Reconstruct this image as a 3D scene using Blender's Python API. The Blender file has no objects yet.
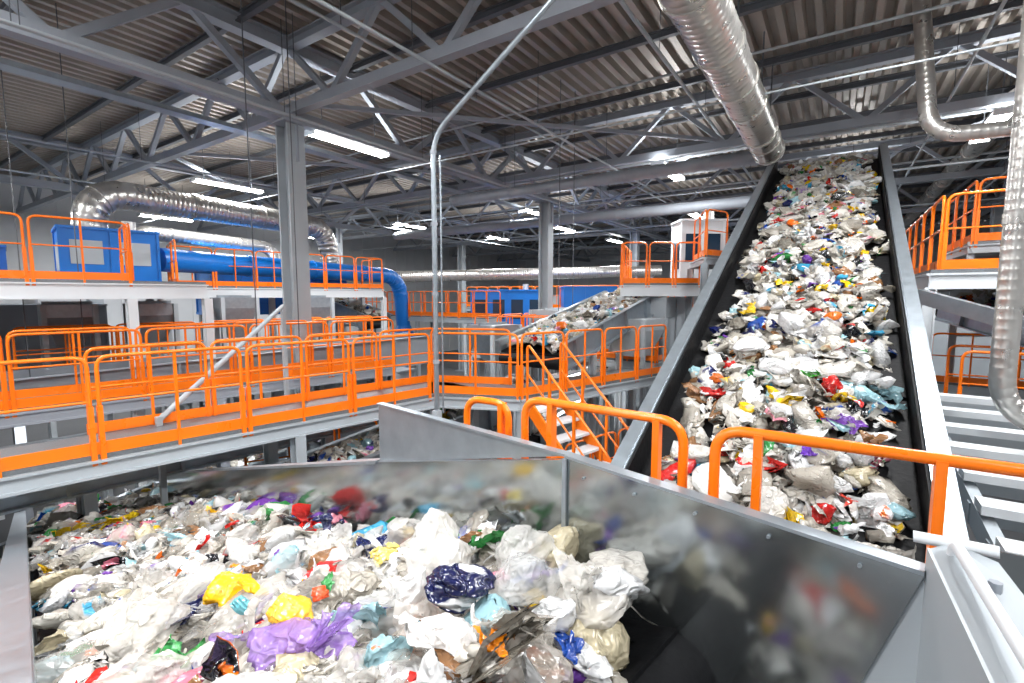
import bpy, math, numpy as np
from mathutils import Vector, Matrix
H=5.8
rng=np.random.default_rng(7)
scene=bpy.context.scene
def V(*a): return np.array(a,float)
def nrm(v): v=np.array(v,float); return v/np.linalg.norm(v)
# plan axes
def G(A,B): return (A*.558+B*.83, A*.83-B*.558)
def S(s,p): return (-.722*s+.692*p, .692*s+.722*p)
def P3(xy,z): return V(xy[0],xy[1],z)
# ---------------------------------------------------------------- materials
def srgb(c): return tuple(((x/255)/12.92 if x/255<=.04045 else (((x/255)+.055)/1.055)**2.4) for x in c)
def mat(name,col,rough=.5,metal=0.,nscale=6.,var=.15,bump=0.,rvar=.1,emis=None,spec=.5):
    m=bpy.data.materials.new(name); m.use_nodes=True; nt=m.node_tree; b=nt.nodes['Principled BSDF']
    tc=nt.nodes.new('ShaderNodeTexCoord'); n=nt.nodes.new('ShaderNodeTexNoise'); n.inputs['Scale'].default_value=nscale; n.inputs['Detail'].default_value=4
    nt.links.new(tc.outputs['Object'],n.inputs['Vector'])
    c=srgb(col)
    mx=nt.nodes.new('ShaderNodeMix'); mx.data_type='RGBA'
    mx.inputs[6].default_value=(*[x*(1-var) for x in c],1); mx.inputs[7].default_value=(*[min(1,x*(1+var)) for x in c],1)
    nt.links.new(n.outputs['Fac'],mx.inputs[0]); nt.links.new(mx.outputs[2],b.inputs['Base Color'])
    mr=nt.nodes.new('ShaderNodeMapRange'); mr.inputs[3].default_value=max(.02,rough-rvar); mr.inputs[4].default_value=min(1,rough+rvar)
    nt.links.new(n.outputs['Fac'],mr.inputs[0]); nt.links.new(mr.outputs[0],b.inputs['Roughness'])
    b.inputs['Metallic'].default_value=metal; b.inputs['Specular IOR Level'].default_value=spec
    if bump:
        bp=nt.nodes.new('ShaderNodeBump'); bp.inputs['Strength'].default_value=bump; bp.inputs['Distance'].default_value=.02
        nt.links.new(n.outputs['Fac'],bp.inputs['Height']); nt.links.new(bp.outputs[0],b.inputs['Normal'])
    if emis: b.inputs['Emission Color'].default_value=(1,.98,.95,1); b.inputs['Emission Strength'].default_value=emis
    return m
M={}
M['orange']=mat('orange_paint',(250,120,10),.3,0,3,.05)
M['galv']=mat('galvanized_steel',(158,167,174),.33,.7,9,.22,.05)
M['stain']=mat('brushed_steel_sheet',(164,170,172),.14,.95,2.5,.2,.012,.07)
M['duct']=mat('spiral_duct_metal',(205,202,197),.3,.8,5,.12)
M['beam']=mat('grey_steel_paint',(148,154,162),.5,.1,2,.1)
M['beamd']=mat('dark_steel_paint',(82,85,90),.5,.1,2,.1)
M['roof']=mat('roof_deck_metal',(152,144,135),.42,.35,1.2,.18)
M['wall']=mat('wall_panel_paint',(200,203,206),.6,0,1,.08)
M['floor']=mat('concrete_floor',(92,93,95),.45,0,1.2,.3,.1)
M['white']=mat('white_machine_paint',(212,216,219),.4,0,2,.08)
M['lgrey']=mat('light_grey_paint',(170,177,182),.45,.1,2,.12)
M['blue']=mat('blue_machine_paint',(8,112,200),.35,0,2,.1)
M['dblue']=mat('deep_blue_paint',(20,90,170),.4,0,2,.1)
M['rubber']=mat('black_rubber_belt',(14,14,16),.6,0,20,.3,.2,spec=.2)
M['grate']=mat('grating_steel',(112,116,119),.5,.4,40,.35,.3)
M['lamp']=mat('lamp_tube',(255,255,255),.4,0,2,0,emis=20)
M['glass']=mat('dark_window',(40,60,80),.1,.2,2,.05)
M['green']=mat('green_container_paint',(40,110,70),.45,0,2,.12)
# waste material: thin film, part of the light passes through
def waste_mat():
    m=bpy.data.materials.new('plastic_film_waste'); m.use_nodes=True; nt=m.node_tree; b=nt.nodes['Principled BSDF']; out=nt.nodes['Material Output']
    a=nt.nodes.new('ShaderNodeAttribute'); a.attribute_name='Col'
    tc=nt.nodes.new('ShaderNodeTexCoord')
    n=nt.nodes.new('ShaderNodeTexNoise'); n.noise_type='RIDGED_MULTIFRACTAL'; n.inputs['Scale'].default_value=17; n.inputs['Detail'].default_value=4; n.inputs['Distortion'].default_value=1.4
    nt.links.new(tc.outputs['Object'],n.inputs['Vector'])
    bp=nt.nodes.new('ShaderNodeBump'); bp.inputs['Strength'].default_value=.9; bp.inputs['Distance'].default_value=.025
    nt.links.new(n.outputs['Fac'],bp.inputs['Height']); nt.links.new(bp.outputs[0],b.inputs['Normal'])
    nt.links.new(a.outputs['Color'],b.inputs['Base Color'])
    b.inputs['Roughness'].default_value=.16; b.inputs['Specular IOR Level'].default_value=1.0
    tl=nt.nodes.new('ShaderNodeBsdfTranslucent'); nt.links.new(a.outputs['Color'],tl.inputs['Color']); nt.links.new(bp.outputs[0],tl.inputs['Normal'])
    m1=nt.nodes.new('ShaderNodeMixShader'); m1.inputs[0].default_value=.25; nt.links.new(b.outputs[0],m1.inputs[1]); nt.links.new(tl.outputs[0],m1.inputs[2])
    tr=nt.nodes.new('ShaderNodeBsdfTransparent'); m2=nt.nodes.new('ShaderNodeMixShader')
    nt.links.new(a.outputs['Alpha'],m2.inputs[0]); nt.links.new(tr.outputs[0],m2.inputs[1]); nt.links.new(m1.outputs[0],m2.inputs[2]); nt.links.new(m2.outputs[0],out.inputs[0])
    return m
M['waste']=waste_mat()
M['heap']=mat('waste_bed_gap_shade',(116,111,104),.6,0,9,.8,.8)  # base colour darkened to act as shade in gaps between pieces
# ---------------------------------------------------------------- mesh builder
class MB:
    def __init__(s): s.v=[];s.f=[];s.m=[];s.sm=[];s.ms=[]
    def mi(s,k):
        if k not in s.ms: s.ms.append(k)
        return s.ms.index(k)
    def add(s,vs,fs,k,smooth=False):
        o=len(s.v); s.v.extend([tuple(x) for x in vs]); i=s.mi(k)
        for f in fs: s.f.append([o+j for j in f]); s.m.append(i); s.sm.append(smooth)
    def hexa(s,c,a,b,d,k):
        c,a,b,d=map(lambda q:np.array(q,float),(c,a,b,d))
        vs=[c+x*a+y*b+z*d for z in(-1,1) for x,y in((-1,-1),(1,-1),(1,1),(-1,1))]
        s.add(vs,[(3,2,1,0),(4,5,6,7),(0,1,5,4),(1,2,6,5),(2,3,7,6),(3,0,4,7)],k)
    def beam(s,p0,p1,w,h,k,up=(0,0,1)):
        p0=np.array(p0,float);p1=np.array(p1,float);d=nrm(p1-p0)
        if abs(np.dot(d,up))>.99: up=(.83,-.558,0)
        r=nrm(np.cross(d,up));u=np.cross(r,d)
        s.hexa((p0+p1)/2,(p1-p0)/2,r*w/2,u*h/2,k)
    def ibeam(s,p0,p1,w,h,k,up=(0,0,1),t=.03):
        p0=np.array(p0,float);p1=np.array(p1,float);d=nrm(p1-p0)
        if abs(np.dot(d,up))>.99: up=(.83,-.558,0)
        r=nrm(np.cross(d,up));u=np.cross(r,d)
        for q in(-1,1): s.beam(p0+u*q*(h/2-t/2),p1+u*q*(h/2-t/2),w,t,k,up)
        s.beam(p0,p1,t,h-2*t,k,up)
    def plate(s,pts,th,k):
        pts=[np.array(p,float) for p in pts]; n=nrm(np.cross(pts[1]-pts[0],pts[2]-pts[0])); N=len(pts)
        vs=[p+n*th/2 for p in pts]+[p-n*th/2 for p in pts]
        fs=[tuple(range(N)),tuple(range(2*N-1,N-1,-1))]+[(i,i+N,(i+1)%N+N,(i+1)%N) for i in range(N)]
        s.add(vs,fs,k)
    def tube(s,pts,r,k,seg=10,radii=None):
        pts=[np.array(p,float) for p in pts]; N=len(pts); T=[]
        for i in range(N):
            a=pts[max(0,i-1)];b=pts[min(N-1,i+1)]; T.append(nrm(b-a))
        up=V(0,0,1) if abs(T[0][2])<.9 else V(1,0,0)
        x=nrm(np.cross(T[0],up)); vs=[]
        for i in range(N):
            x=nrm(x-T[i]*np.dot(x,T[i])); y=np.cross(T[i],x); rr=radii[i] if radii is not None else r
            for j in range(seg):
                a=2*math.pi*j/seg; vs.append(pts[i]+rr*(math.cos(a)*x+math.sin(a)*y))
        fs=[(i*seg+j,i*seg+(j+1)%seg,(i+1)*seg+(j+1)%seg,(i+1)*seg+j) for i in range(N-1) for j in range(seg)]
        s.add(vs,fs,k,True)
        s.add(vs[:seg],[tuple(range(seg))[::-1]],k); s.add(vs[-seg:],[tuple(range(seg))],k)
    def obj(s,name,parent=None):
        me=bpy.data.meshes.new(name); v=np.array(s.v); v[:,2]+=H
        c=(v.min(0)+v.max(0))/2 if parent is None else np.array(parent.location)
        me.from_pydata((v-c).tolist(),[],s.f)
        for k in s.ms: me.materials.append(M[k])
        me.polygons.foreach_set('material_index',s.m); me.polygons.foreach_set('use_smooth',s.sm); me.update()
        o=bpy.data.objects.new(name,me); scene.collection.objects.link(o)
        if parent is None: o.location=c
        else: o.parent=parent
        return o
def empty(name,loc):
    e=bpy.data.objects.new(name,None); e.location=(loc[0],loc[1],loc[2]+H); scene.collection.objects.link(e)
    bpy.context.view_layer.update(); return e
def rpath(pts,rad,n=6):
    pts=[np.array(p,float) for p in pts]; out=[pts[0]]
    for i in range(1,len(pts)-1):
        a,b,c=pts[i-1],pts[i],pts[i+1]; r=min(rad,.49*np.linalg.norm(a-b),.49*np.linalg.norm(c-b))
        p=b+nrm(a-b)*r; q=b+nrm(c-b)*r
        for t in np.linspace(0,1,n): out.append((1-t)**2*p+2*t*(1-t)*b+t*t*q)
    out.append(pts[-1]); return out
def duct(mb,pts,r,rad=.8,k='duct',pitch=.14,seg=22,collars=True):
    path=rpath(pts,rad,8); P=[];
    for i in range(len(path)-1):
        a,b=path[i],path[i+1]; n=max(1,int(np.linalg.norm(b-a)/pitch))
        for j in range(n): P.append(a+(b-a)*j/n)
    P.append(path[-1]); QQ=[];R=[]
    for i,p in enumerate(P):
        if i<len(P)-1:
            d=P[i+1]-p
            QQ+= [p,p+d*.10,p+d*.22]; R+=[r,r*1.025,r]
        else: QQ.append(p);R.append(r)
    mb.tube(QQ,r,k,seg,R)
    if collars:
        L=0
        for i in range(1,len(P)-1):
            L+=np.linalg.norm(P[i]-P[i-1])
            if L>2.4:
                L=0; d=nrm(P[i+1]-P[i-1]); mb.tube([P[i]-d*.05,P[i]+d*.05],r*1.08,k,seg)
# ---------------------------------------------------------------- railing
def railing(mb,path,z,h=1.1,mod=1.55,toe=True,r=.022,k='orange'):
    for i in range(len(path)-1):
        a=V(*path[i]);b=V(*path[i+1]);L=np.linalg.norm(b-a);n=max(1,round(L/mod));d=(b-a)/L
        for j in range(n):
            s0=a+d*(L*j/n+.04); s1=a+d*(L*(j+1)/n-.04)
            q=lambda t,zz:V(t[0],t[1],z+zz)
            mb.tube(rpath([q(s0,-.1),q(s0,h),q(s1,h),q(s1,-.1)],.13,5),r,k,7)
            mb.tube([q(s0,.6),q(s1,.6)],r*.7,k,6)
            for t in(s0,s1): mb.beam(q(t,-.12),q(t,.55),.05,.05,k)
            m_=(s0+s1)/2
            if L/n>1.1: mb.beam(q(m_,-.1),q(m_,h),.03,.03,k)
        if toe: mb.beam(V(a[0],a[1],z+.07),V(b[0],b[1],z+.07),.012,.14,k)
def deck(mb,poly,z,fascia='lgrey',fh=.2,legs=True,legk='lgrey'):
    pts=[V(x,y,z-.03) for x,y in poly]; mb.plate(pts,.05,'grate'); N=len(poly)
    for i in range(N):
        a=poly[i];b=poly[(i+1)%N]
        mb.ibeam(V(a[0],a[1],z-.06-fh/2),V(b[0],b[1],z-.06-fh/2),.1,fh,fascia)
        L=math.dist(a,b)
        n=max(1,int(L/3.2))
        if legs:
            for j in range(n):
                t=j/n; x=a[0]*(1-t)+b[0]*t;y=a[1]*(1-t)+b[1]*t
                mb.ibeam(V(x,y,-H),V(x,y,z-.06-fh),.16,.16,legk,t=.02)
# ---------------------------------------------------------------- waste
PAL=[((226,221,213),34),((210,204,193),26),((184,177,165),13),((238,238,238),28),((130,124,113),7),((242,200,30),2.4),((212,38,32),2.0),((28,78,170),1.5),((60,160,198),1.3),((50,140,68),1.7),((118,62,170),1.0),((24,26,32),4.2),((155,112,75),3),((236,112,20),1.4),((220,130,150),.9),((22,32,88),1.3),((165,205,214),3),((202,190,160),5)]
PC=[srgb(c) for c,_ in PAL]; PW=np.array([w for _,w in PAL],float);PW/=PW.sum()
def piece(n,kind):
    if kind==0:
        g=np.linspace(-1,1,n);u,v=np.meshgrid(g,g); u=u.ravel();v=v.ravel()
        rr=np.maximum(np.abs(u),np.abs(v))/np.maximum(np.sqrt(u*u+v*v),1e-6); k=.45+.55*rr
        P=np.stack([u*k*(1+.25*np.sin(v*2+rng.uniform(0,6))),v*k*(.7+.3*np.sin(u*2.6+rng.uniform(0,6))),0*u],1)
        for _ in range(rng.integers(3,6)):
            th=rng.uniform(0,6.28);m=V(math.cos(th),math.sin(th),rng.uniform(-.3,.3));m=nrm(m)
            ax=nrm(np.cross(m,[rng.uniform(-.3,.3),rng.uniform(-.3,.3),1]));q=rng.uniform(-.2,.5)
            d=P@m-q; ang=np.clip(d/.2,0,1)*rng.uniform(.8,2.7)*rng.choice([-1,1])
            X=P-m*q; c=np.cos(ang)[:,None];s_=np.sin(ang)[:,None]
            P=X*c+np.cross(ax,X)*s_+ax*((X@ax)[:,None])*(1-c)+m*q
    else:
        a=np.linspace(0,math.pi,n);b=np.linspace(0,2*math.pi,n);a,b=np.meshgrid(a,b);a=a.ravel();b=b.ravel();u=a/1.57-1;v=b/3.14-1
        st=rng.uniform(.55,1.35,3)
        P=np.stack([np.sin(a)*np.cos(b)*st[0],np.sin(a)*np.sin(b)*st[1],np.cos(a)*st[2]],1)
    for i in range(10):
        f=rng.uniform(1.5,3.5) if i<3 else rng.uniform(4,n*.55 if n>12 else 7)
        k=nrm(rng.normal(size=3))*f; dr=nrm(rng.normal(size=3))
        ph=P@k+rng.uniform(0,6)
        P=P+dr*((.8 if i<3 else .85)/f)*((np.abs(np.sin(ph)) if i!=1 else np.sin(ph))[:,None])
    P-=P.mean(0); P/=np.percentile(np.linalg.norm(P,axis=1),90); P[:,2]*=rng.uniform(.35,.7)
    return P,u,v
class Waste:
    def __init__(s,alpha=False): s.v=[];s.f=[];s.c=[];s.sm=[];s.o=0;s.al=alpha
    def put(s,pos,size,N,n=12,kind=None,col=None,col2=None,alpha=1.,stretch=(1,1,1)):
        kind=int(rng.random()<.38) if kind is None else kind
        P,u,v=piece(n,kind); P=P*size*np.array(stretch)
        z=nrm(N+rng.normal(size=3)*.35); x=nrm(np.cross(z,rng.normal(size=3)));y=np.cross(z,x)
        P=P[:,:1]*x+P[:,1:2]*y+P[:,2:]*z+pos
        if col is None:
            i=rng.choice(len(PC),p=PW); c=np.array(PC[i])*rng.uniform(.75,1.08); white=i<5
            if s.al and white and rng.random()<.45: alpha=rng.uniform(.35,.65)
            if rng.random()<.17: col2=PC[rng.integers(4,len(PC))]
        else: c=np.array(col)
        C=np.tile(np.append(c,alpha),(len(P),1))
        if col2 is not None:
            f1,f2,ph=rng.uniform(1,7),rng.uniform(1,7),rng.uniform(0,6)
            mk=(np.sin(u*f1+ph)+np.sin(v*f2+2*ph))>1.0
            C[mk,:3]=col2; C[mk,3]=1
        C[:,:3]=np.clip(C[:,:3]*(1+rng.normal(size=(len(P),1))*.03),0,1)
        a=np.arange(n*n).reshape(n,n)
        F=np.stack([a[:-1,:-1],a[1:,:-1],a[1:,1:],a[:-1,1:]],-1).reshape(-1,4)+s.o
        s.v.append(P);s.f.append(F);s.c.append(C);s.o+=len(P);s.sm.append(np.full(len(F),n>9))
    def obj(s,name,parent=None):
        v=np.concatenate(s.v);v[:,2]+=H;f=np.concatenate(s.f);c=np.concatenate(s.c)
        ctr=(v.min(0)+v.max(0))/2 if parent is None else np.array(parent.location); v=v-ctr
        me=bpy.data.meshes.new(name);me.vertices.add(len(v));me.vertices.foreach_set('co',v.ravel())
        me.loops.add(f.size);me.loops.foreach_set('vertex_index',f.ravel().astype(np.int32))
        me.polygons.add(len(f));me.polygons.foreach_set('loop_start',np.arange(0,f.size,4,dtype=np.int32));me.polygons.foreach_set('loop_total',np.full(len(f),4,dtype=np.int32))
        me.polygons.foreach_set('use_smooth',np.concatenate(s.sm))
        me.update(calc_edges=True)
        at=me.color_attributes.new('Col','FLOAT_COLOR','POINT');at.data.foreach_set('color',c.astype(np.float32).ravel())
        me.materials.append(M['waste'])
        o=bpy.data.objects.new(name,me);scene.collection.objects.link(o)
        if parent is None:o.location=ctr
        else:o.parent=parent
        return o
def fbm(x,y): return .5*math.sin(1.7*x+2.1*y)+.3*math.sin(4.1*x-3.3*y+1)+.2*math.sin(7.7*x+6.1*y+2)
class Frame:
    def __init__(s,O,U):
        s.O=np.array(O,float);s.U=nrm(U);s.R=nrm(np.cross(s.U,[0,0,1]));s.N=np.cross(s.R,s.U)
    def __call__(s,l,b,n): return s.O+s.U*l+s.R*b+s.N*n
def spread(fr,W,l0,l1,b0,b1,n0,count,size,amp=.08,edge=.0,mb=None,crown=.0):
    bc=(b0+b1)/2;bw=(b1-b0)/2
    for i in range(count):
        l=rng.uniform(l0,l1)
        e=bw*(1-edge*(.5+.5*fbm(l*1.1,3)))
        t=rng.uniform(-1,1); 
        if edge and rng.random()<.25: t*=.6
        b=bc+t*e
        pos=fr(l,b,0);D=np.linalg.norm(pos)
        hh=n0+amp*fbm(l*1.5,b*2)+crown*(1-((b-bc)/bw)**2)+rng.uniform(-.05,.05)
        sz=size*min(2.0,math.exp(rng.normal(-.12,.38)))
        n=22 if D<2.8 else 16 if D<4.5 else 10 if D<9 else 7
        W.put(fr(l,b,hh),sz,fr.N,n)
    if mb is not None:
        nl=max(4,int((l1-l0)/.25));nb=10;vs=[]
        for i in range(nl+1):
            l=l0+(l1-l0)*i/nl;e=bw*(1-edge*(.5+.5*fbm(l*1.1,3)))
            for j in range(nb+1):
                t=-1+2*j/nb;b=bc+t*e*.93
                k=1-abs(t)**4
                vs.append(fr(l,b,(n0-.07+amp*fbm(l*1.5,b*2)+crown*(1-t*t))*k+(1-k)*(n0-.25)))
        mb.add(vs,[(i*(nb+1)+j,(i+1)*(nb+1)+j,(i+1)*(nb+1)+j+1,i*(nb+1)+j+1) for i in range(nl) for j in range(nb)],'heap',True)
def conveyor(mb,fr,l0,l1,b0,b1,depth=.35,skirt=.35,k='galv',legs=True,left=True,right=True,fl=.11,shade_liner=False):
    for b,sg,on in((b0,-1,left),(b1,1,right)):
        if not on: continue
        if shade_liner: mb.hexa((fr(l0,b-sg*.025,-depth/2-.02)+fr(l1,b-sg*.025,-depth/2-.02))/2,fr.U*(l1-l0)/2,fr.R*.008,fr.N*(depth/2),'rubber')  # black plates stand in for the shadow on the inner walls
        mb.hexa((fr(l0,b,-(depth+skirt)/2)+fr(l1,b,-(depth+skirt)/2))/2,fr.U*(l1-l0)/2,fr.R*.012,fr.N*(depth+skirt)/2,k)
        c=(fr(l0,b+sg*fl/2,0)+fr(l1,b+sg*fl/2,0))/2
        mb.hexa(c,fr.U*(l1-l0)/2,fr.R*fl/2,fr.N*.012,k)
        c=(fr(l0,b+sg*fl/2,-depth-skirt)+fr(l1,b+sg*fl/2,-depth-skirt))/2
        mb.hexa(c,fr.U*(l1-l0)/2,fr.R*fl/2,fr.N*.015,k)
        L=l0+.5
        while L<l1:
            mb.hexa(fr(L,b+sg*fl*.45,-(depth+skirt)/2),fr.U*.02,fr.R*fl*.42,fr.N*(depth+skirt)/2,k); L+=1.3
    mb.hexa((fr(l0,(b0+b1)/2,-depth)+fr(l1,(b0+b1)/2,-depth))/2,fr.U*(l1-l0)/2,fr.R*(b1-b0)/2*.985,fr.N*.015,'rubber')
    mb.hexa((fr(l0,(b0+b1)/2,-depth-skirt)+fr(l1,(b0+b1)/2,-depth-skirt))/2,fr.U*(l1-l0)/2,fr.R*(b1-b0)/2*.9,fr.N*.01,'rubber')
    for L in(l0,l1):
        mb.tube([fr(L,b0+.03,-depth-skirt*.5),fr(L,b1-.03,-depth-skirt*.5)],skirt*.5-.01,'rubber',14)
    if legs:
        L=l0+1.2
        while L<l1:
            for b in(b0-.06,b1+.06):
                p=fr(L,b,-depth-skirt)
                if p[2]>-H+.4: mb.ibeam(V(p[0],p[1],-H),p,.14,.14,'lgrey',t=.02)
            a=fr(L,b0,-depth-skirt-.25);c=fr(L,b1,-depth-skirt-.25)
            if a[2]>-H+.3: mb.beam(a,c,.08,.08,'lgrey')
            L+=3.4
# ================================================================ ROOM
zr=5.7
A0,A1,B0,B1=-9,52,-34,13
def gwall(name,a,b,z0,z1,k='wall',off=0):
    mb=MB(); a3=V(*a,0);b3=V(*b,0)
    mb.beam(V(a[0],a[1],(z0+z1)/2),V(b[0],b[1],(z0+z1)/2),.2,z1-z0,k)
    n=int(math.dist(a,b)/1.2); d=(b3-a3)/n; nn=nrm(np.cross(d,[0,0,1]))
    for i in range(n):
        for q in(-1,1):
            c=a3+d*i; mb.beam(V(c[0],c[1],z0)+nn*q*.11,V(c[0],c[1],z1)+nn*q*.11,.04,.04,k)
    return mb.obj(name)
gwall('wall_back',G(A1,B0),G(A1,B1),-H,zr)
gwall('wall_front',G(A0,B0),G(A0,B1),-H,zr)
gwall('wall_left',G(A0,B0),G(A1,B0),-H,zr)
gwall('wall_right',G(A0,B1),G(A1,B1),-H,zr)
mb=MB(); c=[P3(G(A0,B0),-H-.1),P3(G(A0,B1),-H-.1),P3(G(A1,B1),-H-.1),P3(G(A1,B0),-H-.1)]; mb.plate(c,.2,'floor'); mb.obj('floor')
# corrugated roof, ribs along A
mb=MB(); pitch=.34; prof=[(0,0),(.12,0),(.16,.16),(.30,.16)]; xs=[]
n=int((B1-B0)/pitch)
for i in range(n+1):
    for a,z in prof: xs.append((B0+i*pitch+a,z))
vs=[]
for B,z in xs: vs.append(P3(G(A0,B),zr+z)); vs.append(P3(G(A1,B),zr+z))
mb.add(vs,[(2*i,2*i+1,2*i+3,2*i+2) for i in range(len(xs)-1)],'roof')
mb.plate([P3(G(A0,B0),zr+.3),P3(G(A0,B1),zr+.3),P3(G(A1,B1),zr+.3),P3(G(A1,B0),zr+.3)],.1,'roof')
mb.obj('ceiling')
# trusses
def truss(mb,a,b,zb,zt,step,k='beam',w=.2,dg=.12):
    a=V(*a);b=V(*b);L=np.linalg.norm(b-a);n=max(2,round(L/step));q=lambda t,z:V(*(a+(b-a)*t),z)
    mb.beam(q(0,zb),q(1,zb),w,w,k); mb.ibeam(q(0,zt),q(1,zt),w*1.1,w*1.2,k)
    for i in range(n):
        m_=(i+.5)/n
        mb.beam(q(i/n,zb),q(m_,zt),dg,dg,k);mb.beam(q(m_,zt),q((i+1)/n,zb),dg,dg,k)
for A in(-1.5,6.6,14.7,22.8,30.9,39,47):
    mb=MB(); truss(mb,G(A,B0+.3),G(A,B1-.3),4.15,zr-.16,3.2); mb.obj('roof_truss')
for B in(-10.4,-24,5.5):
    mb=MB(); truss(mb,G(A0+.3,B),G(A1-.3,B),4.0,zr-.2,3.7,w=.26,dg=.14); mb.obj('girder_truss')
mb=MB()
for A in np.arange(A0+1,A1,2.7):
    mb.ibeam(P3(G(A,B0+.2),zr-.1),P3(G(A,B1-.2),zr-.1),.12,.16,'beamd')
mb.obj('roof_purlins')
# columns
for A,B in((6.6,-10.5),(17.7,-10.2),(28.8,-10.4),(40,-10.4),(6.6,-24),(17.7,-24),(28.8,-24),(28.8,5.5),(17.7,5.5),(40,5.5)):
    mb=MB(); x,y=G(A,B); w=.42
    mb.ibeam((x,y,-H),(x,y,3.85),w,w*1.1,'lgrey',t=.05)
    mb.hexa((x,y,3.84),V(.83,-.558,0)*.34,V(.558,.83,0)*.34,(0,0,.025),'beam'); mb.hexa((x,y,-H+.03),V(.83,-.558,0)*.4,V(.558,.83,0)*.4,(0,0,.03),'beam')
    mb.hexa((x,y,3.4),V(.83,-.558,0)*.3,V(.558,.83,0)*.02,(0,0,.4),'beam')
    mb.obj('steel_column')
# cross bracing
mb=MB()
for (a,b) in(((6.6,-10.4),(14.7,-3)),((14.7,-3),(22.8,-10.4)),((14.7,5),(22.8,-3)),((6.6,-17),(14.7,-24)),((6.6,-17),(14.7,-10.5))):
    mb.beam(P3(G(*a),4.3),P3(G(*b),4.3),.09,.09,'beam')
mb.obj('roof_bracing')
# ================================================================ LAMPS AND ADDED FILL LIGHTS
h3=V(.558,.83,0);r3=V(.83,-.558,0)
def lamp(x,y,z,L=1.7,P=150,up=0):
    root=empty('fluorescent_and_fill_lamp',(x,y,z)); mb=MB()
    mb.hexa((x,y,z+.06),h3*L/2,r3*.19,(0,0,.03),'white')
    for q in(-1,0,1):
        mb.tube([V(x,y,z-.0)+r3*q*.11-h3*(L/2-.04),V(x,y,z)+r3*q*.11+h3*(L/2-.04)],.045,'lamp',8)
    for q in(-1,1):
        mb.beam(V(x,y,z+.08)+h3*q*L*.35,V(x,y,zr-.1)+h3*q*L*.35,.015,.015,'beamd')
        mb.hexa(V(x,y,z+.01)+h3*q*L/2,h3*.02,r3*.19,(0,0,.06),'white')
    mb.obj('fixture',root)
    for pw,zz,fl in((P,-.06,0),(up,.11,math.pi)):  # second area light faces up, added to brighten the roof
        if pw<=0: continue
        ld=bpy.data.lights.new('lamp_and_fill_light','AREA');ld.shape='RECTANGLE';ld.size=L;ld.size_y=.36;ld.energy=pw;ld.color=(.97,.985,1)
        lo=bpy.data.objects.new('lamp_and_fill_light',ld);scene.collection.objects.link(lo);lo.parent=root
        lo.location=(0,0,zz);lo.rotation_euler=(fl,0,math.atan2(.83,.558))
LP=[(-4.15,12.8),(-10,17.5),(-17.2,24.5),(-5.7,27.2),(1.07,23),(4.9,15.5),(7.2,34.6),(-1,33),(-13,33),(9,24),(13,19),(11,11.5),(-14,9),(-20,14),(3,28.5)]
for x,y in LP: lamp(x,y,3.85,L=2.3,P=390,up=90)
for x,y in((-.5,3.2),(4.7,5.4),(-3.5,-.8),(2.5,-2.5),(6.5,1.5),(-8,4.5),(-7,-2)): lamp(x,y,4.6,P=400 if abs(x+.5)>.1 else 320,up=70)  # out-of-view fixtures added as fill light for the foreground
for x,y in((-4.5,9.3),(-9,9.5),(1.5,13.5),(7.5,7)): lamp(x,y,-2.25,1.2,50)  # fill lamps added below the decks to lift the dark lower area
# ================================================================ CONVEYOR 2 (big incline)
U2=V(.5576,.830,.4826)
f2=Frame((1.955,3.71,-1.55),U2)
root=empty('inclined_belt_conveyor',(1.955,3.71,-1.55))
mb=MB(); conveyor(mb,f2,-1.5,11.9,-1.1,1.1,depth=.34,skirt=.42,fl=.13,shade_liner=True); 
for L in(3,6.5,10): mb.beam(f2(L,-1.1,-.9),f2(L,1.1,-.9),.12,.12,'lgrey')
mb.obj('frame',root)
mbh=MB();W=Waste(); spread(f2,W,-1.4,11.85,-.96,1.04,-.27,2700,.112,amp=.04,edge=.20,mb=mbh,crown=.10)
for l,b,c,sz in((1.7,.45,(205,30,20),.14),(1.9,.25,(60,150,50),.09),(.7,.3,(110,60,180),.13),(4.2,-.2,(240,200,30),.11),(5.4,.2,(110,60,180),.12),(6.8,-.3,(235,110,20),.12),(3.2,.4,(235,120,20),.1),(2.4,-.4,(238,238,238),.2),(3.0,0,(238,238,238),.22),(.1,-.35,(232,232,228),.2),(8,.2,(60,120,60),.12),(3.6,-.4,(236,236,236),.2),(2.0,-.1,(236,236,236),.2),(2.7,.3,(236,236,236),.18),(4.6,.1,(236,236,236),.18),(5.0,-.3,(236,236,236),.18),(6.0,.0,(236,236,236),.18),(.2,.6,(210,60,40),.09)):
    W.put(f2(l,b,-.10),sz,f2.N,18,col=srgb(c))
mbh.obj('waste_bed',root); W.obj('plastic_waste',root)
# ================================================================ CONVEYOR 1 (foreground)
def F1(s,p,dz): x,y=S(s,p); return V(x,y,-1.13-.27*(s-1.24)+dz)
root=empty('foreground_belt_conveyor',F1(3,.85,0))
mb=MB()
def wallquad(mb,p,s0,s1,d0,d1,k,th=.02): mb.plate([F1(s0,p,d0),F1(s1,p,d0),F1(s1,p,d1),F1(s0,p,d1)],th,k)
wallquad(mb,-.03,.9,13.5,-.6,.14,'galv'); mb.hexa((F1(.9,-.10,.14)+F1(13.5,-.10,.14))/2,(F1(13.5,0,0)-F1(.9,0,0))/2,V(.692,.722,0)*.075,(0,0,.012),'galv')
wallquad(mb,-.17,.9,13.5,-.75,.13,'beamd')
wallquad(mb,1.74,2.97,13.5,-.6,.43,'stain'); mb.hexa((F1(3,1.78,.43)+F1(13.5,1.78,.43))/2,(F1(13.5,0,0)-F1(3,0,0))/2,V(.692,.722,0)*.05,(0,0,.012),'galv')
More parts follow.
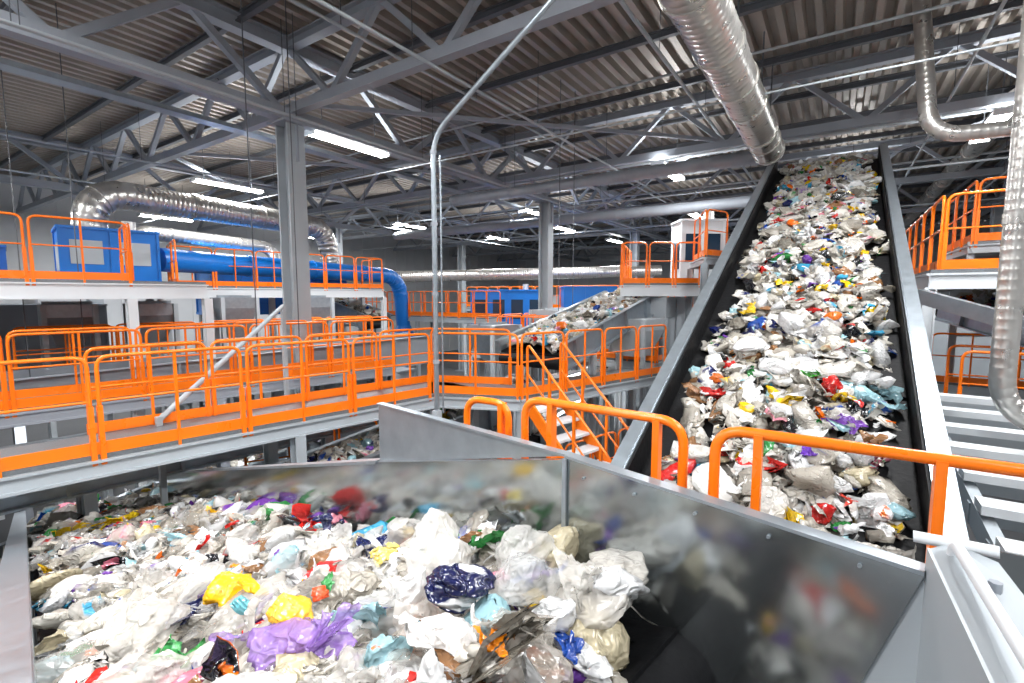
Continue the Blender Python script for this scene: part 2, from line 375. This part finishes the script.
mb.plate([F1(1.31,1.74,-.7),F1(2.97,1.74,-.7),F1(2.97,1.74,.43),F1(1.31,1.74,.40)],.02,'stain')
def zp(s,p,z): x,y=S(s,p); return V(x,y,z)
mb.plate([zp(1.31,1.76,-.735),zp(2.97,1.76,-1.17),zp(2.97,1.76,-.75)],.02,'galv')
mb.beam(zp(1.31,1.76,-.735),zp(2.97,1.76,-.75),.05,.012,'galv')
mb.beam(zp(1.31,1.75,-.76),zp(2.97,1.75,-1.17),.03,.02,'galv')
mb.plate([F1(.75,0,-.3),F1(13.4,0,-.3),F1(13.4,1.72,-.3),F1(.75,1.72,-.3)],.03,'rubber')
mb.plate([F1(.75,0,-.62),F1(13.4,0,-.62),F1(13.4,1.72,-.62),F1(.75,1.72,-.62)],.02,'rubber')
mb.tube([F1(.75,0,-.46),F1(.75,1.72,-.46)],.16,'rubber',18); mb.tube([F1(13.4,0,-.46),F1(13.4,1.72,-.46)],.16,'rubber',18)
for s in(1.4,4.5,8.5,12.5):
    for p in(-.1,1.82): 
        a=F1(s,p,-.62); mb.ibeam((a[0],a[1],-H),a,.14,.14,'lgrey',t=.02)
for s in np.arange(3.6,13,1.3): mb.beam(F1(s,1.78,.41),F1(s,1.78,-.6),.06,.05,'galv')
mb.obj('frame',root)
mbh=MB();W=Waste(True)
f1b=Frame(F1(0,.86,0),V(-.722,.692,-.27))
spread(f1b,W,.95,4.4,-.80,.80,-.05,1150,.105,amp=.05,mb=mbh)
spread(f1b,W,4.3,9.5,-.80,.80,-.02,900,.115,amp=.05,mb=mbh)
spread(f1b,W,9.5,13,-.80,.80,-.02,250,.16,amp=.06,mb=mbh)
for i in range(150):
    s=rng.uniform(.35,.95);p=rng.uniform(.1,1.35); W.put(F1(s,p,-.10-(.95-s)*1.3+rng.uniform(-.1,.06)),.11*rng.uniform(.6,1.3),nrm(V(.4,-.3,1)),18)
sp=lambda s,p,dz,c,sz,**k: W.put(F1(s,p,dz),sz,V(.1,-.2,1),38,col=srgb(c),**k)
sp(1.62,.58,.05,(165,128,205),.15,kind=1,alpha=.6,stretch=(1,1,.6)); sp(1.5,.70,.05,(158,120,200),.10,kind=0,alpha=.65); sp(1.85,.48,.05,(168,132,208),.10,kind=0,alpha=.65)
sp(1.72,.64,.12,(248,198,60),.08,kind=1); sp(1.85,.80,.09,(222,85,36),.055); sp(1.95,.88,.08,(55,140,70),.04)
sp(2.55,.65,.06,(244,198,18),.10); sp(2.4,.72,.06,(246,200,18),.07); sp(2.9,.8,.05,(238,155,26),.05)
sp(2.2,.62,.05,(120,195,205),.08,alpha=.85); sp(2.75,1.0,.05,(150,208,218),.08,alpha=.8)
sp(1.277,1.05,.11,(18,26,72),.13,kind=1,col2=srgb((225,225,225))); sp(1.42,1.14,.08,(22,30,78),.06)
sp(.93,.9,.06,(240,140,18),.06); sp(2.1,1.22,.06,(240,218,120),.08)
sp(3.3,1.5,.06,(25,30,80),.1,kind=0); sp(3.0,1.45,.05,(30,30,40),.07)
for a in((1.15,1.25,.06,(212,213,211),.16,.42,1),(1.35,1.45,.08,(220,219,214),.17,.45,1),(.95,1.4,.02,(226,223,216),.17,.45,0),(1.7,1.3,.08,(230,227,222),.17,.5,1),(1.5,1.0,.07,(238,237,235),.11,.85,1),(1.1,.85,.07,(234,231,228),.12,.85,0),(2.0,1.0,.06,(234,231,227),.14,.6,0),(2.3,1.5,.07,(222,219,214),.16,.45,1),(2.6,1.2,.07,(226,223,218),.15,.45,0),(1.9,.2,.06,(228,223,216),.17,.5,0),(2.5,.3,.06,(226,221,212),.16,.45,1),(1.2,.6,.04,(232,229,224),.14,.6,0),(3.2,.9,.06,(228,225,220),.15,.5,1),(3.0,.35,.06,(220,215,206),.14,.45,0),(1.6,.95,.1,(232,230,226),.12,.42,0),(2.8,.6,.07,(224,221,216),.13,.45,1),(3.5,.5,.06,(228,225,220),.15,.5,0),(3.8,1.1,.06,(228,225,220),.15,.5,1),(1.4,.4,.04,(232,229,223),.13,.5,1)):
    sp(*a[:5],alpha=a[5],kind=a[6])
sp(7.3,.72,.08,(235,200,30),.22); sp(4.4,1.2,.08,(225,50,40),.07); sp(5.5,1.3,.08,(240,190,30),.07)
mbh.obj('waste_bed',root); W.obj('plastic_waste',root)
# ================================================================ TRANSFER CHUTE
root=empty('steel_transfer_chute',zp(.7,1.75,-.8)); mb=MB()
mb.plate([zp(1.31,1.72,-.735),zp(.055,1.72,-.775),zp(.22,1.72,-1.3),zp(.30,1.72,-2.5),zp(1.31,1.72,-2.5)],.02,'stain')
mb.beam(zp(1.31,1.74,-.73),zp(.055,1.74,-.77),.06,.014,'galv')
mb.beam(zp(1.30,1.70,-.735),zp(1.30,1.70,-1.5),.012,.02,'galv')
for s in(1.2,.95,.7,.45,.2): mb.tube([zp(s,1.70,-.80),zp(s,1.725,-.80)],.006,'galv',8)
mb.plate([zp(.62,.9,-1.75),zp(1.0,1.72,-1.7),zp(.1,1.72,-1.9),zp(-.2,.9,-1.95)],.02,'stain')
mb.plate([zp(1.0,-.05,-1.5),zp(1.0,1.72,-1.5),zp(1.0,1.72,-2.6),zp(1.0,-.05,-2.6)],.02,'stain')
q0=V(1.165,1.285,0);q1=V(.80,.62,0); e=nrm(q1-q0); o_=V(-e[1],e[0],0); 
if o_[0]<0:o_=-o_
Z=lambda v,z:V(v[0],v[1],z)
mb.plate([Z(q0,-.70),Z(q1,-.78),Z(q1,-1.9),Z(q0,-1.9)],.015,'lgrey')
mb.plate([zp(.055,1.73,-.775),Z(q0,-.72),Z(q0,-2.5),zp(.30,1.73,-2.5),zp(.22,1.73,-1.3)],.012,'lgrey')
top=[Z(q0,-.70),Z(q0-e*.02+o_*.05,-.68),Z(q0+o_*.13+e*.03,-.69),Z(q0+o_*.15+e*.12,-.72),Z(q1+o_*.15,-.80),Z(q1,-.78)]
mb.add(top+[t-V(0,0,.6) for t in top],[(0,1,2,3,4,5),(0,6,7,1),(1,7,8,2),(2,8,9,3),(3,9,10,4)],'lgrey')
mb.tube(rpath([Z(q0+o_*.04+e*.03,-.9),Z(q0+o_*.04+e*.03,-.655),Z(q1+o_*.05,-.72)],.05,6),.014,'white',12)
mb.tube([Z(q0-e*.04-o_*.03,-.69),Z(q0+o_*.14,-.675)],.016,'white',12)
for t in(.15,.6): c=q0+e*t+o_*.09; mb.tube([Z(c,-.74),Z(c,-.69)],.014,'beam',6)
mb.plate([V(1.42,1.40,-.76),V(2.0,1.15,-.80),V(2.0,1.08,-1.3),V(1.42,1.25,-1.25)],.015,'stain')
mb.plate([V(1.38,1.15,-.90),V(2.1,.85,-.92),V(2.1,1.2,-.92),V(1.42,1.38,-.9)],.015,'galv')
mb.obj('chute_panels',root)
# foreground handrails
def hoop(name,p0,p1,z,posts,drop=.9,r=.021,pc=None):
    mb=MB(); a=V(*p0,z);b=V(*p1,z)
    mb.tube(rpath([a-V(0,0,drop),a,b,b-V(0,0,drop)],.11,8),r,'orange',14)
    for t in posts:
        q=a+(b-a)*t; mb.beam(q,q-V(0,0,drop),.055,.03,'orange')
    mb.tube([a-V(0,0,.5),b-V(0,0,.5)],r*.7,'orange',8)
    mb.beam(a-V(0,0,drop-.05),b-V(0,0,drop-.05),.012,.15,'orange')
    mb.obj(name)
hoop('safety_handrail',(.07,2.56),(.75,2.06),-.55,(.2,.86))
hoop('safety_handrail',(.82,1.90),(1.75,1.30),-.53,(.14,.62))
hoop('safety_handrail',(-.28,2.95),(-.02,2.78),-.63,(.85,))
# ================================================================ WALKWAYS
Zd=-1.77
def strip(name,s0,s1,p0,p1,z,rails,**k):
    mb=MB(); deck(mb,[S(s0,p0),S(s0,p1),S(s1,p1),S(s1,p0)],z,**k)
    for r in rails: railing(mb,[S(*q) for q in r],z)
    mb.obj(name)
strip('orange_railed_walkway',7.0,8.1,-4,6.2,Zd,[[(7.0,-4),(7.0,5.2)],[(8.1,-4),(8.1,-.6)],[(8.1,.6),(8.1,6.2)]])
strip('orange_railed_walkway',10.2,11.2,-5,6.5,Zd+.1,[[(10.2,-5),(10.2,6.5)],[(11.2,-5),(11.2,6.5)]],fascia='beam',legk='beam')
strip('orange_railed_walkway',13.6,14.6,0,8.5,Zd,[[(13.6,0),(13.6,8.5)],[(14.6,0),(14.6,8.5)]],fascia='beam',legk='beam')
mb=MB(); deck(mb,[(-1.5,8.72),(.14,8.4),(3.6,11.2),(3.0,11.95),(0.0,9.55),(-1.7,9.9)],Zd)
railing(mb,[(-1.45,8.75),(.14,8.42),(3.6,11.2)],Zd,mod=1.2); railing(mb,[(0.0,9.55),(-1.7,9.9)],Zd,mod=1.2); mb.obj('orange_railed_walkway')
mb=MB(); pl=[G(12.5,-10),G(12.5,-9),G(26,-9),G(26,-10)]; deck(mb,pl,Zd); railing(mb,[G(12.5,-9),G(26,-9)],Zd);railing(mb,[G(12.5,-9.9),G(26,-9.9)],Zd);mb.obj('orange_railed_walkway')
for A in(13,16.5,20.5):
    mb=MB(); pl=[G(A,-9),G(A,-4),G(A+1,-4),G(A+1,-9)]; deck(mb,pl,Zd); railing(mb,[G(A,-9),G(A,-4),G(A+1,-4)],Zd);railing(mb,[G(A+1,-9),G(A+1,-4)],Zd);mb.obj('orange_railed_walkway')
mb=MB(); pl=[G(22,-18),G(22,-4),G(23,-4),G(23,-18)]; deck(mb,pl,-.6); railing(mb,[G(22,-18),G(22,-4)],-.6);railing(mb,[G(23,-18),G(23,-4)],-.6);mb.obj('orange_railed_walkway')
mb=MB(); pl=[G(16,-24),G(16,-12),G(17,-12),G(17,-24)]; deck(mb,pl,-.9); railing(mb,[G(16,-24),G(16,-12)],-.9);railing(mb,[G(17,-24),G(17,-12)],-.9);mb.obj('orange_railed_walkway')
mb=MB(); pl=[G(10.0,1.6),G(10.0,8),G(11.1,8),G(11.1,1.6)]; deck(mb,pl,-1.95); railing(mb,[G(10.0,1.6),G(10.0,8)],-1.95,mod=1.2);railing(mb,[G(11.1,1.6),G(11.1,8)],-1.95);mb.obj('orange_railed_walkway')
mb=MB(); pl=[G(14.5,1.8),G(14.5,9),G(15.6,9),G(15.6,1.8)]; deck(mb,pl,-1.95); railing(mb,[G(14.5,1.8),G(14.5,9)],-1.95);mb.obj('orange_railed_walkway')
mb=MB(); pl=[(-4.7,8.2),(-1.9,9.6),(-2.3,10.5),(-5.1,9.1)]; deck(mb,pl,-3.5,fascia='beam',legk='beam'); railing(mb,[(-4.7,8.2),(-1.9,9.6),(-2.3,10.5)],-3.5,mod=.8);mb.obj('maintenance_gangway')
mb=MB(); pl=[(.9,8.2),(2.6,9.6),(2.0,10.3),(.3,8.9)]; deck(mb,pl,-3.7,fascia='beam',legk='beam'); railing(mb,[(.9,8.2),(2.6,9.6)],-3.7,mod=.8);mb.obj('maintenance_gangway')
mb=MB(); deck(mb,[S(12,-4),S(12,1.7),S(12.0,3.0),S(18,3.0),S(18,-4)],.3,'white',.3,legk='white')
railing(mb,[S(12,-4),S(12,1.75),S(13.2,1.75)],.3)
deck(mb,[S(16.4,3.0),S(16.4,10),S(18,10),S(18,3.0)],.3,'white',.3,legk='white')
railing(mb,[S(14.5,3.0),S(16.4,3.2),S(16.4,10),S(18,10)],.3,mod=1.2)
mb.obj('upper_steel_platform')
mb=MB(); deck(mb,[(3.0,13.4),(5.4,13.4),(6.4,15.6),(4.2,17)],.35,'white',.3,legk='white'); railing(mb,[(4.0,16.4),(3.0,13.4),(5.2,13.4)],.35,mod=.8)
deck(mb,[(4.7,11.9),(5.6,12.6),(6.3,14.5),(5.2,14.2)],1.0,'lgrey',.16); railing(mb,[(5.2,14.0),(4.72,11.95),(5.5,12.5)],1.0,mod=1.0)
mb.obj('control_platform')
mb=MB(); deck(mb,[G(9.7,1.15),G(9.7,5.0),G(16,5.0),G(16,1.15)],.4,'white',.24,legk='white')
railing(mb,[G(16,1.25),G(9.75,1.25),G(9.75,3.4)],.4,mod=1.0); railing(mb,[G(9.75,3.6),G(9.75,5.0),G(14,5)],.4)
deck(mb,[G(12.2,2.0),G(12.2,4.8),G(15.5,4.8),G(15.5,2.0)],1.0,'lgrey',.16,legs=False)
for q in(2.0,4.8): mb.beam(P3(G(12.3,q),.4),P3(G(12.3,q),1.0),.1,.1,'lgrey')
railing(mb,[G(15,2.0),G(12.2,2.0),G(12.2,4.8)],1.0,mod=1.0)
for i in range(3): mb.plate([P3(G(11.4+.27*i,2.5),.55+.15*i),P3(G(11.4+.27*i,3.5),.55+.15*i),P3(G(11.65+.27*i,3.5),.55+.15*i),P3(G(11.65+.27*i,2.5),.55+.15*i)],.03,'grate')
for q in(2.5,3.5):
    mb.tube(rpath([P3(G(11.3,q),.4),P3(G(11.3,q),1.45),P3(G(12.3,q),2.1),P3(G(12.3,q),1.0)],.12,6),.024,'orange',8); mb.beam(P3(G(11.3,q),.42),P3(G(12.2,q),.98),.03,.16,'orange')
mb.obj('upper_steel_platform')
# stair down in middle
mb=MB(); a=V(.55,8.1,Zd);b=V(1.9,6.6,-3.6); d=nrm(V(b[0]-a[0],b[1]-a[1],0)); r=V(d[1],-d[0],0)
for q in(-.4,.4):
    mb.beam(a+r*q,b+r*q,.04,.2,'orange'); 
    mb.tube(rpath([a+r*q,a+r*q+V(0,0,1),b+r*q+V(0,0,1),b+r*q],.12,6),.022,'orange',8); mb.tube([a+r*q+V(0,0,.5),b+r*q+V(0,0,.5)],.016,'orange',6)
    for t in(.25,.5,.75): c=a+(b-a)*t+r*q; mb.beam(c,c+V(0,0,1),.04,.04,'orange')
for i in range(9):
    c=a+(b-a)*(i+.5)/9; mb.hexa(c,r*.4,d*.13,(0,0,.02),'white')
for q in(-.4,.4): mb.beam(b+r*q,V(b[0],b[1],-H)+r*q,.1,.1,'lgrey')
mb.obj('access_stair')
# ================================================================ SECONDARY CONVEYORS
def conv(name,p0,p1,width,count,size=.12,depth=.25,skirt=.3,k='galv'):
    p0=V(*p0);p1=V(*p1);f=Frame(p0,p1-p0);L=np.linalg.norm(p1-p0);root=empty(name,p0);mb=MB()
    conveyor(mb,f,0,L,-width/2,width/2,depth,skirt,k);mb.obj('frame',root)
    if count:
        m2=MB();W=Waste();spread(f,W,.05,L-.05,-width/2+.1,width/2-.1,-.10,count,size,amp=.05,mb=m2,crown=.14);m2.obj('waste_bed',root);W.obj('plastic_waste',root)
conv('waste_belt_conveyor',(.35,10.3,-1.0),(3.6,14.6,0.15),1.6,700)
conv('waste_belt_conveyor',(-3.6,6.9,-2.75),(.5,12.2,-2.05),1.0,450)
conv('waste_belt_conveyor',(-5.2,19,-.75),(-8.2,20.5,.25),1.3,160,.15)
conv('waste_belt_conveyor',P3(G(11.2,5.2),-.9),P3(G(15.8,2.9),.0),1.9,360,.14)
conv('waste_belt_conveyor',(-9.5,3.5,-4.4),(-4.2,12.5,-3.0),1.0,300,.15)
conv('waste_belt_conveyor',P3(G(10,-6.5),-3.2),P3(G(22,-6.2),-1.4),1.2,350,.15)
conv('sorting_belt_conveyor',P3(S(12.6,-2),-1.5),P3(S(12.6,9),-1.2),1.3,0,depth=.5,k='beam')
conv('sorting_belt_conveyor',P3(S(9.2,-4),-2.2),P3(S(9.2,6),-2.0),.9,0,depth=.3,k='galv')
# ================================================================ MACHINES
def machine(name,xy,z0,z1,w,d,k,ax=(h3,r3),win=False,legs=True):
    mb=MB(); x,y=xy; a,b=ax; c=V(x,y,(z0+z1)/2)
    mb.hexa(c,a*w/2,b*d/2,(0,0,(z1-z0)/2),k)
    mb.hexa(V(x,y,z1+.03),a*(w/2+.05),b*(d/2+.05),(0,0,.03),k); mb.hexa(V(x,y,z0+.05),a*(w/2+.04),b*(d/2+.04),(0,0,.05),k)
    n=max(2,int(w/.9))
    for i in range(n+1):
        for q in(-1,1): mb.hexa(c+a*(w*(i/n-.5))+b*q*d/2,a*.03,b*.03,(0,0,(z1-z0)/2),k)
    if win:
        for i in range(n):
            for q in(-1,1):
                mb.hexa(c+a*(w*((i+.5)/n-.5))+b*q*(d/2+.01)+V(0,0,(z1-z0)*.08),a*w/n*.32,b*.01,(0,0,(z1-z0)*.22),'lgrey' if win==1 else 'glass')
        for q in(-1,1): mb.hexa(c+a*q*(w/2+.01),a*.01,b*d*.3,(0,0,(z1-z0)*.25),'lgrey' if win==1 else 'glass')
    mb.tube([V(x,y,z1)+a*w*.25,V(x,y,z1+.35)+a*w*.25],.16,'duct',14)
    if legs:
        for i in(-1,1):
            for j in(-1,1): q=V(x,y,0)+a*i*(w/2-.1)+b*j*(d/2-.1); mb.beam(V(q[0],q[1],-H),V(q[0],q[1],z0),.14,.14,'lgrey')
    mb.obj(name)
sa=V(.692,.722,0);sb=V(-.722,.692,0)
machine('optical_sorter_cabinet',(-10.5,12.7),.3,1.6,1.9,1.5,'blue',(sa,sb),1,False)
machine('optical_sorter_cabinet',(-13.9,12.0),.3,1.2,2.0,1.5,'dblue',(sa,sb),1,False)
machine('ballistic_separator',(-9.5,19.5),-.7,1.2,5,2.0,'blue',(sa,sb),0)
machine('ballistic_separator',(-.2,25),-1.9,.25,3.6,2.5,'blue',(V(1,0,0),V(0,1,0)),2)
machine('ballistic_separator',(4.6,24.5),-1.7,.4,4.2,2.5,'blue',(V(1,0,0),V(0,1,0)),0)
machine('electrical_cabinet',(5.9,15.6),.35,2.3,1.3,.9,'white',(V(1,0,0),V(0,1,0)),2,False)
machine('baler_housing',(4.2,14.8),-3.2,-.1,2.2,1.6,'lgrey')
machine('screening_drum_housing',S(20,-1),-3.5,-.3,6,3,'beam',(sa,sb))
machine('screening_drum_housing',G(22,3.2),-3.5,-.6,4,3,'lgrey')
machine('screening_drum_housing',G(30,-16),-4,0,6,3,'lgrey')
machine('screening_drum_housing',G(31,-4),-4,.2,5,3,'white')
machine('baler_housing',G(10,-13.2),-4.6,-2.6,4,2,'beam')
def hopper(xy,z0,z1,w0,w1,k='galv'):
    mb=MB();x,y=xy;vs=[]
    for z,w in((z0,w0),(z1,w1),(z1+.3,w1)):
        for a,b in((-1,-1),(1,-1),(1,1),(-1,1)): vs.append(V(x,y,z)+sa*a*w/2+sb*b*w/2)
    fs=[(3,2,1,0),(8,9,10,11)]+[(o+i,o+(i+1)%4,o+4+(i+1)%4,o+4+i) for o in(0,4) for i in range(4)]
    mb.add(vs,fs,k)
    for a,b in((-1,-1),(1,-1),(1,1),(-1,1)):
        q=V(x,y,0)+sa*a*w1/2+sb*b*w1/2; mb.beam(V(q[0],q[1],-H),V(q[0],q[1],z1+.3),.1,.1,'lgrey')
    mb.beam(V(x,y,z1+.33)-sa*w1/2,V(x,y,z1+.33)+sa*w1/2,.08,.08,k)
    mb.obj('discharge_hopper')
hopper(S(15.6,1.0),-1.2,-.5,.5,.9);hopper(S(15.6,2.6),-1.2,-.5,.5,.9);hopper(S(15.6,4.6),-1.2,-.35,.5,.9);hopper(S(15.0,6.6),-1.2,-.35,.5,.9)
hopper((3.3,13.0),-1.6,-.9,.6,1.2,'lgrey')
hopper((-.6,15.2),-2.0,-1.2,.5,1.2,'galv'); hopper((1.6,17.6),-1.8,-.8,.5,1.3,'lgrey')
def skip(xy,k,w=2.4,d=1.5,h=1.3):
    root=empty('waste_skip',(xy[0],xy[1],-H)); mb=MB(); x,y=xy
    c=[(-1,-1),(1,-1),(1,1),(-1,1)]
    bo=[V(x,y,-H+.12)+sa*a*w/2*.82+sb*b*d/2 for a,b in c]; to=[V(x,y,-H+h)+sa*a*w/2+sb*b*d/2 for a,b in c]
    mb.add(bo+to,[(3,2,1,0)]+[(i,(i+1)%4,4+(i+1)%4,4+i) for i in range(4)],k)
    for i in range(4): mb.beam(to[i],to[(i+1)%4],.08,.08,k); mb.beam(bo[i],to[i],.06,.06,k)
    for a in(-.4,0,.4):
        for b in(-1,1): mb.beam(V(x,y,-H+.1)+sa*a*w+sb*b*(d/2+.03),V(x,y,-H+h)+sa*a*w+sb*b*(d/2+.03),.06,.06,k)
    mb.obj('container',root)
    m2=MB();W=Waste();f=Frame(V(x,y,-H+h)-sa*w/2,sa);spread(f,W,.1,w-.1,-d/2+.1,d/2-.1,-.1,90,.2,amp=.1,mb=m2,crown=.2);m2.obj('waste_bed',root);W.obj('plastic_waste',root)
skip((-4.3,6.2),'green');skip((-6.6,5.4),'dblue');skip((-1.0,7.4),'dblue');skip((1.6,9.5),'green')
# right white stepped frame
mb=MB()
for i in range(8):
    A=3.6+i*.62; z=-1.68+i*.06
    mb.beam(P3(G(A,.95),z),P3(G(A,4.2),z),.22,.07,'white'); mb.beam(P3(G(A+.3,.95),z-.16),P3(G(A+.3,4.2),z-.16),.08,.16,'lgrey')
for B in(1.0,2.4,4.1):
    mb.beam(P3(G(3.3,B),-1.88),P3(G(8.4,B),-1.38),.08,.2,'lgrey')
    for A in(3.6,6,8): mb.beam(P3(G(A,B),-H),P3(G(A,B),-1.9+(A-3.3)*.09),.12,.12,'lgrey')
mb.beam(P3(G(9.4,1.0),.0),P3(G(7.0,3.6),-1.0),.12,.2,'galv')
mb.beam(P3(G(7.1,3.5),-H),P3(G(7.1,3.5),-1.0),.12,.12,'lgrey')
mb.obj('screen_support_frame')
# ================================================================ DUCTS & PIPES
mb=MB(); a=G(-5,-1.6);b=G(13.8,-1.6); duct(mb,[P3(a,3.55),P3(b,3.55)],.33)
for A in(0,3,6,9,12,13.6):
    mb.beam(P3(G(A,-1.6),3.85),P3(G(A,-1.6),zr-.1),.03,.03,'beamd'); mb.tube([P3(G(A-.04,-1.6),3.55),P3(G(A+.04,-1.6),3.55)],.36,'duct',22)
duct(mb,[P3(G(13.9,-1.9),3.5),P3(G(13.9,-12),3.5)],.17,k='beam')
mb.obj('ventilation_duct')
mb=MB(); duct(mb,[V(-11.9,13.9,.4),V(-11.7,13.6,2.9),V(-8.0,21.2,2.9),V(-7.9,21.4,-.6)],.40,rad=1.0); duct(mb,[V(-12.4,16,.6),V(-12.4,16,2.1),V(-10,20.5,2.0),V(-9.9,20.7,0)],.24,rad=.6,k='duct'); mb.obj('ventilation_duct')
mb=MB(); duct(mb,[V(-9.6,13.3,.98),V(-5.2,22.5,.9),V(-5.1,22.7,-1.6)],.32,rad=1.1,k='blue',pitch=1.2); mb.tube([V(-5.1,22.7,-1.4),V(-5.1,22.7,-2.3)],.5,'blue',18,radii=[.34,.7])
mb.beam((-5.1,22.7,-2.3),(-5.1,22.7,-H),.2,.2,'blue'); mb.obj('blue_exhaust_pipe')
mb=MB(); duct(mb,[V(-12,31,1.1),V(9,29.5,1.5)],.35); mb.beam((-12,31,1.1),(-12,31,-H),.15,.15,'beam');mb.beam((8.5,29.5,1.2),(8.5,29.5,-H),.15,.15,'beam'); mb.obj('ventilation_duct')
mb=MB(); mb.tube(rpath([V(-1.12,7.08,-1.75),V(-1.12,7.08,2.25),V(.75,6.3,3.9),V(1.4,6.0,5.6)],.3,8),.038,'galv',12); 
mb.tube([V(-1.03,7.12,-1.75),V(-1.03,7.12,2.0)],.014,'galv',8)
for z in(-1,0,1,2): mb.tube([V(-1.12,7.08,z),V(-1.12,7.08,z+.05)],.05,'beam',12)
mb.beam((-1.12,7.08,-1.7),(-1.12,7.08,-H),.1,.1,'lgrey'); mb.obj('riser_pipe')
mb=MB(); mb.tube([V(-4.85,6.5,-1.7),V(-4.45,9.4,-.2)],.04,'lgrey',12); mb.beam(V(-4.85,6.5,-1.65),V(-4.85,6.5,-H),.07,.07,'lgrey'); mb.beam(V(-4.45,9.4,-.2),V(-4.45,9.4,-H),.07,.07,'lgrey'); mb.obj('sloping_pipe')
mb=MB(); duct(mb,[V(4.62,4.5,5.6),V(4.62,4.5,-1.1),V(6.3,3.7,-1.75),V(7.5,3.2,-1.75)],.095,rad=.35,pitch=.09,seg=18); mb.obj('flexible_extraction_duct')
mb=MB(); duct(mb,[V(7.3,9.2,5.6),V(7.25,8.7,2.75),V(8.6,8.1,2.75),V(12,7.0,3.7)],.13,rad=.5,pitch=.1,seg=16); mb.obj('flexible_extraction_duct')
mb=MB(); duct(mb,[P3(G(1.7,1.1),-2.0),P3(G(2.2,1.6),-1.45),P3(G(2.6,4),-1.45)],.1,rad=.3,pitch=.06,seg=16); mb.beam(P3(G(2.3,2.2),-1.5),P3(G(2.3,2.2),-H),.08,.08,'lgrey'); mb.obj('flexible_extraction_duct')
mb=MB()
for B,z,r in((-9.7,3.75,.035),(-9.3,3.6,.02),(-6,3.95,.03),(1.8,4.3,.03),(-17,3.9,.03),(-20,3.6,.03),(3.4,4.9,.04),(4.2,3.9,.03),(-3.2,4.8,.04),(-7.8,4.9,.03)):
    mb.tube([P3(G(A0+.3,B),z),P3(G(A1-.3,B),z)],r,'lgrey',8)
    for A in np.arange(-6,50,4): mb.beam(P3(G(A,B),z),P3(G(A,B),zr-.1),.012,.012,'beamd')
for A,z,r in((10,3.6,.02),(18.5,3.7,.035),(26,3.7,.03),(17,4.6,.05),(11.3,4.9,.03),(21,4.4,.04)):
    mb.tube([P3(G(A,B0+.3),z),P3(G(A,B1-.3),z)],r,'lgrey',8)
for B in(-12.5,):
    mb.beam(P3(G(2,B),4.05),P3(G(45,B),4.05),.35,.03,'galv'); 
    for q in(-.17,.17): mb.beam(P3(G(2,B+q),4.09),P3(G(45,B+q),4.09),.012,.09,'galv')
mb.obj('sprinkler_pipework')
mb=MB(); duct(mb,[P3(G(18.5,-20),3.2),P3(G(18.5,1),3.2),P3(G(24,1),3.2)],.2,rad=.7,k='beam',pitch=.25,seg=16); duct(mb,[P3(G(16,3.2),4.5),P3(G(40,3.2),4.5)],.25,pitch=.3,seg=16); mb.obj('ventilation_duct')
# ================================================================ CAMERA & WORLD
cam=bpy.data.cameras.new('camera');co=bpy.data.objects.new('camera',cam);scene.collection.objects.link(co)
cam.sensor_width=36;cam.lens=483/1024*36;co.location=(0,0,H);co.rotation_euler=(math.radians(90-5.4),0,0);cam.clip_start=.05;cam.clip_end=300
scene.camera=co
w=bpy.data.worlds.new('world');scene.world=w;w.use_nodes=True;w.node_tree.nodes['Background'].inputs[0].default_value=(.8,.85,.9,1);w.node_tree.nodes['Background'].inputs[1].default_value=.5
scene.view_settings.view_transform='Standard';scene.view_settings.exposure=0.28
